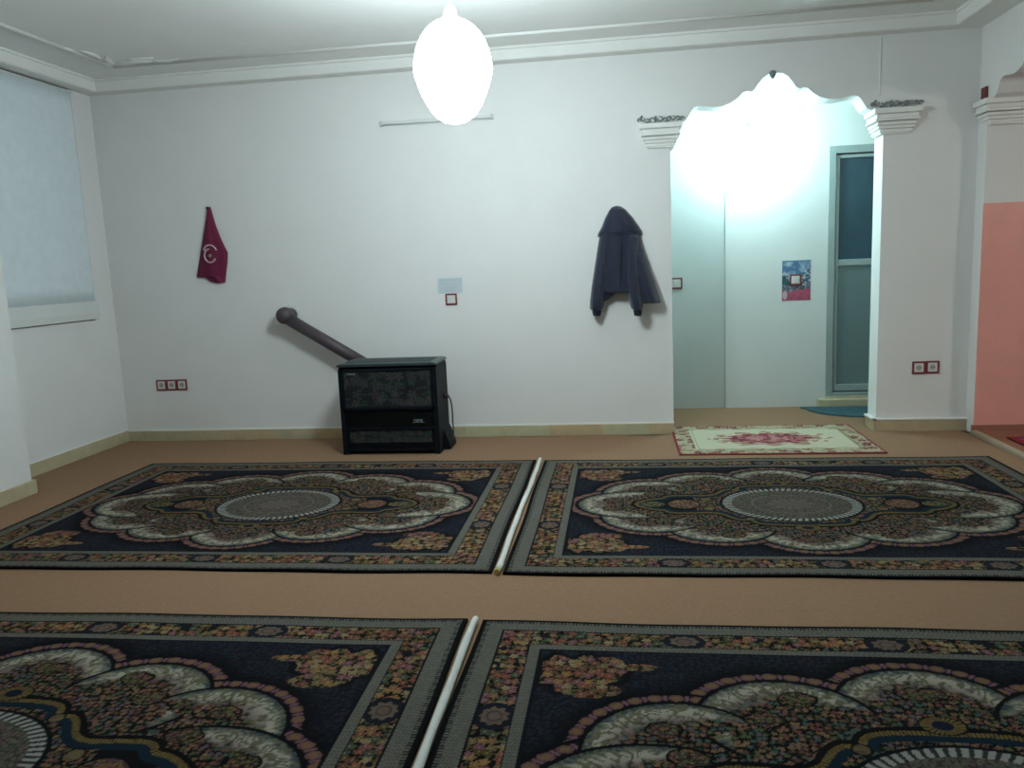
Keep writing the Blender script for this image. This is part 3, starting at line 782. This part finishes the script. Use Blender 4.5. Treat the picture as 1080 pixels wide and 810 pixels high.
# flue pipe
fp = thing('flue_pipe', 'dark grey stove pipe slanting from wall elbow down to the heater', 'pipe', (-2.71, D, 1.062))
rp = .072
bm = bmesh.new(); ax0 = Vector((0, -.135, -.012)); ax1 = Vector((.70, -.135, -.445))
dirn = (ax1-ax0).normalized()
tube(bm, [ax0+dirn*.05, ax1], .049, 28)
from_bm('pipe_run', bm, M['pipe'], parent=fp, smooth=True)
bm = bmesh.new()
lathe(bm, [(.056, -.0), (.056, -.07), (.066, -.10), (.071, -.135), (.067, -.16), (.055, -.182), (.03, -.196), (.003, -.2)], n=32, axis='y')
from_bm('elbow', bm, M['pipe'], parent=fp, smooth=True)
bm = bmesh.new(); lathe(bm, [(.056, -.05), (.060, -.055), (.060, -.063), (.056, -.07)], n=32, axis='y'); from_bm('elbow_seam', bm, M['pipe'], parent=fp, smooth=True)
bm = bmesh.new(); lathe(bm, [(.085, -.001), (.085, -.004), (.07, -.008)], n=32, axis='y'); from_bm('wall_collar', bm, M['whitepl'], parent=fp, smooth=True)

# ------------------------------------------------------------------ hanging clothes
def loft_rows(rows, ythick, nfold, name, mt, parent, ywall, seed=0, ns=28, foldamp=.010, base=0.006, slant=0.0):
    """rows: (z, xl, xr, thick) from top to bottom; closed cross-sections bulging towards -Y with soft folds"""
    bm = bmesh.new(); zs = [r[0] for r in rows]; fine = np.linspace(0, len(rows)-1, (len(rows)-1)*6+1)
    rings = []
    for f in fine:
        i = min(int(f), len(rows)-2); t = f-i
        z, xl, xr, th = [rows[i][k]*(1-t)+rows[i+1][k]*t for k in range(4)]
        down = (rows[0][0]-z)/max(rows[0][0]-rows[-1][0], 1e-6)
        ring = []
        for k in range(ns+1):
            s = k/ns; x = xl+(xr-xl)*s
            bul = max(math.sin(PI*s), 0)**.55
            fo = foldamp*down**.6*math.sin(nfold*PI*s*1.0+seed+1.3*math.sin(3*down+seed))*bul + .3*foldamp*math.sin(nfold*2.3*s+7*z+seed)*bul
            ring.append(bm.verts.new((x, ywall-base+z*slant-th*bul-fo, z)))
        for k in range(ns-1, 0, -1):
            s = k/ns; ring.append(bm.verts.new((xl+(xr-xl)*s, ywall-base*.5+z*slant, z)))
        rings.append(ring)
    n = len(rings[0])
    for a, b in zip(rings, rings[1:]):
        for k in range(n): bm.faces.new((a[k], a[(k+1) % n], b[(k+1) % n], b[k]))
    bm.faces.new(rings[0]); bm.faces.new(rings[-1][::-1])
    return from_bm(name, bm, mt, parent=parent, smooth=True)

jk = thing('jacket', 'dark navy hooded jacket hanging on the wall left of the archway', 'jacket', (0.04, D, 1.80))
ox, oz = 0.04, 1.80
def R_(rows): return [(z-oz, a-ox, b-ox, t) for z, a, b, t in rows]
# body: wide at the hem, hem rising in the middle is made by two skirt halves
loft_rows(R_([(1.68, -.05, .10, .05), (1.60, -.12, .175, .08), (1.50, -.13, .195, .085), (1.38, -.15, .235, .09), (1.26, -.165, .262, .09), (1.16, -.17, .285, .09), (1.145, -.10, .288, .085)]), .09, 5, 'jacket_body', M['navy'], jk, 0, .7, slant=0.1)
loft_rows(R_([(1.50, .13, .188, .02), (1.42, .10, .214, .07), (1.26, .10, .268, .095), (1.14, .12, .305, .09), (1.075, .15, .326, .08), (1.058, .165, .326, .06)]), .07, 3, 'front_flap', M['navy'], jk, 0, 2.2, slant=0.12)
loft_rows(R_([(1.20, -.19, .03, .06), (1.14, -.18, -.015, .06), (1.09, -.17, -.08, .05), (1.08, -.16, -.10, .03)]), .07, 2, 'back_hem', M['navy'], jk, 0, 1.2, slant=0.07)
loft_rows(R_([(1.62, -.125, -.02, .06), (1.50, -.150, -.03, .09), (1.35, -.178, -.06, .105), (1.20, -.205, -.085, .11), (1.08, -.222, -.105, .11), (1.03, -.224, -.118, .10), (1.018, -.21, -.128, .085)]), .1, 3, 'sleeve', M['navy'], jk, 0, .2, slant=0.05)
loft_rows(R_([(1.58, .05, .17, .07), (1.40, .055, .175, .10), (1.25, .06, .178, .115), (1.12, .075, .185, .12), (1.05, .088, .190, .115), (1.02, .10, .186, .10), (1.012, .112, .18, .08)]), .1, 3, 'sleeve', M['navy'], jk, 0, 1.9, slant=0.13)
loft_rows(R_([(1.03, -.20, -.135, .075), (1.0, -.203, -.133, .078), (.972, -.198, -.14, .07)]), .07, 8, 'cuff', M['rib'], jk, 0, 0, slant=.06, foldamp=.003)
loft_rows(R_([(1.03, .115, .178, .085), (1.0, .115, .180, .086), (.968, .12, .176, .075)]), .07, 8, 'cuff', M['rib'], jk, 0, 0, slant=.14, foldamp=.003)
loft_rows(R_([(1.812, -.01, .02, .02), (1.803, -.035, .045, .045), (1.78, -.055, .075, .07), (1.72, -.09, .125, .095), (1.66, -.115, .165, .11), (1.61, -.145, .195, .115), (1.585, -.15, .195, .10), (1.57, -.12, .16, .06)]), .1, 4, 'hood', M['navy'], jk, 0, 2.9, foldamp=.014)
bm = bmesh.new(); tube(bm, [(-.02, -.150, -.24), (-.015, -.160, -.4), (-.022, -.165, -.62)], .003, 6); from_bm('zip', bm, M['black'], parent=jk)

cl = thing('hanging_cloth', 'maroon cloth with a pale ring emblem hanging from a peg on the left', 'cloth', (-3.345, D, 1.965))
ox, oz = -3.345, 1.965
loft_rows(R_([(1.968, -3.352, -3.336, .02), (1.955, -3.362, -3.326, .03), (1.90, -3.372, -3.316, .035), (1.82, -3.395, -3.298, .04), (1.72, -3.425, -3.268, .045), (1.63, -3.452, -3.232, .045), (1.60, -3.460, -3.218, .045),
              (1.52, -3.482, -3.228, .045), (1.44, -3.505, -3.245, .04), (1.405, -3.515, -3.252, .035), (1.40, -3.44, -3.254, .03), (1.365, -3.40, -3.262, .028), (1.35, -3.34, -3.266, .02)]), .04, 4, 'cloth_folds', M['maroon'], cl, 0, .4, foldamp=.008)
bm = bmesh.new()
def arc_pts(cx, cz, r, a0, a1, n=18, y=-.064): return [(cx+r*math.cos(math.radians(a0+(a1-a0)*i/(n-1))), y, cz+r*1.15*math.sin(math.radians(a0+(a1-a0)*i/(n-1)))) for i in range(n)]
tube(bm, arc_pts(-.002, -.39, .048, 95, 335), .0075, 6)
tube(bm, arc_pts(.0, -.372, .060, 20, 150)[::-1], .0075, 6)
tube(bm, [(-.055, -.064, -.335), (-.045, -.064, -.35), (-.03, -.064, -.338)], .006, 6)
from_bm('emblem', bm, M['embl'], parent=cl, smooth=True)
bm = bmesh.new(); lathe(bm, [(.014, -.06), (.014, -.068), (.006, -.071)], (-.002, 0, -.39), 14, 'y'); from_bm('emblem_centre', bm, M['embl_y'], parent=cl, smooth=True)
bm = bmesh.new(); lathe(bm, [(.012, 0), (.006, -.01), (.006, -.035), (.011, -.04), (.004, -.046)], (0, 0, .002), 14, 'y'); pg = from_bm('wall_peg', bm, M['black'], smooth=True); pg.location = (-3.345, D, 1.965)
tag(pg, 'small dark peg holding the maroon cloth', 'peg')

# ------------------------------------------------------------------ switches and sockets
def wall_plate(name, label, cat, loc, w=.090, h=.090, socket=False, group=None, lean=0):
    t = thing(name, label, cat, loc, group)
    bm = bmesh.new(); a, b, fr = w/2, h/2, .013
    B(bm, -a, a, -.010, 0, b-fr, b); B(bm, -a, a, -.010, 0, -b, -b+fr); B(bm, -a, -a+fr, -.010, 0, -b+fr, b-fr); B(bm, a-fr, a, -.010, 0, -b+fr, b-fr)
    from_bm('frame', bm, M['redbrown'], parent=t, bevel=.002)
    bm = bmesh.new(); B(bm, -a+fr, a-fr, -.008, 0, -b+fr, b-fr); from_bm('face_plate', bm, M['whitepl'], parent=t, bevel=.002)
    if socket:
        bm = bmesh.new(); lathe(bm, [(.020, -.0075), (.020, -.010), (.015, -.0095), (.0145, -.0084)], n=20, axis='y'); from_bm('socket_ring', bm, mat('grey_plastic_ring', 'a4a6a4', .5), parent=t)
        bm = bmesh.new(); lathe(bm, [(.003, -.0085), (.003, -.0105)], (-.008, 0, 0), 8, 'y'); lathe(bm, [(.003, -.0085), (.003, -.0105)], (.008, 0, 0), 8, 'y'); from_bm('socket_holes', bm, M['hole'], parent=t)
    else:
        bm = bmesh.new(); prism(bm, [(-.024, -.008), (-.024, -.011), (0, -.013), (.024, -.016), (.024, -.008)], -.024, .024, lambda x, y, z: (y, z, x)); from_bm('rocker', bm, M['whitepl'], parent=t, bevel=.001)
    return t
s0 = wall_plate('wall_socket', 'leftmost of the three sockets low on the wall left of the heater', 'socket', (-3.940, D, .492), .0935, .0935, True, 'three sockets in a row low on the back wall')
dup(s0, (-3.8455, D, .492), 'middle one of the three sockets low on the wall left of the heater')
dup(s0, (-3.751, D, .492), 'rightmost of the three sockets low on the wall left of the heater')
d0 = wall_plate('wall_socket', 'left one of the two sockets on the wall between arch and pink panel', 'socket', (2.258, D, .490), .095, .095, True, 'pair of sockets right of the archway')
dup(d0, (2.356, D, .492), 'right one of the two sockets on the wall between arch and pink panel')
wall_plate('light_switch', 'red framed switch under the pale paper above the heater', 'switch', (-1.341, D, 1.140), .095, .092)
wall_plate('light_switch', 'red framed switch on hall wall just right of the arch edge near the jacket', 'switch', (.528, 7.395, 1.165), .105, .10)
# paper with the switch's upper neighbour
pp = thing('notice_paper', 'pale grey notice sheet on the wall above the red framed switch', 'paper', (-1.345, D, 1.255))
bm = bmesh.new(); B(bm, -.115, .115, -.002, 0, -.072, .075); from_bm('backing', bm, M['papere'], parent=pp)
bm = bmesh.new(); B(bm, -.10, .10, -.0035, -.002, -.066, .055); sh = from_bm('sheet', bm, M['paper'], parent=pp)
bm = bmesh.new()
for k, (a, b) in enumerate(((-.08, .07), (-.085, .03), (-.07, .08), (-.085, .06), (-.06, .04))):
    B(bm, a, b, -.0042, -.0035, .038-.021*k, .042-.021*k)
from_bm('text_lines', bm, M['greyink'], parent=sh)
# poster in the hall with a switch sitting on it
def poster(U, V):
    w_, h_ = .122, .177; x = (U+w_)/(2*w_); y = (V+h_)/(2*h_)
    n = vnoise(U, V, .05, 3); n2 = vnoise(U, V, .02, 6); n3 = vnoise(U, V, .009, 9)
    sky = mix(C3('4a6f90')*np.ones(U.shape+(3,)), C3('a3b8c4'), np.clip((n*.6+n2*.4-.35)*2.5, 0, 1)*(y < .97))
    out = sky
    ridge = .66+.10*np.sin(x*5+2.6)+.05*n2
    mt_ = mix(C3('44566a')*np.ones(U.shape+(3,)), C3('a9b0ba'), (n2*.5+n3*.5 > .56)*1.0)
    out = np.where((y < ridge)[..., None], mt_, out)
    hill = .60-.5*x+.06*n; out = np.where((y < hill)[..., None], mix(C3('1e4550')*np.ones(U.shape+(3,)), C3('34605a'), n2), out)
    out = np.where((y < .36+.06*n)[..., None], mix(C3('505a62')*np.ones(U.shape+(3,)), C3('8a8a98'), (n3 > .6)*1.0), out)
    out = np.where((y < .20+.12*np.abs(x-.3)+.05*n)[..., None], mix(C3('983a50')*np.ones(U.shape+(3,)), C3('b05a70'), n3), out)
    out = np.where(((np.hypot((x-.1)/.08, (y-.14)/.11) < 1))[..., None], C3('b8a8b0'), out)
    return out
po = paint_slab('poster', .122, .177, 90, 130, poster, M['print'], thick=.002, loc=(1.574, 7.38, 1.150), upright=True, edge='c0c8c8')
tag(po, 'mountain landscape poster with red flowers on the hall wall left of the door', 'poster')
wall_plate('light_switch', 'red framed switch set in the middle of the mountain poster', 'switch', (1.566, 7.378, 1.157), .098, .095)
# dark red box by the right capital
bm = bmesh.new(); B(bm, XR-.018, XR, 6.205, 6.285, 2.405, 2.495)
bx = from_bm('junction_box', bm, mat('dark_red_box', '6e3030', .5), bevel=.004)
tag(bx, 'small dark red box fixed beside the right capital', 'box')
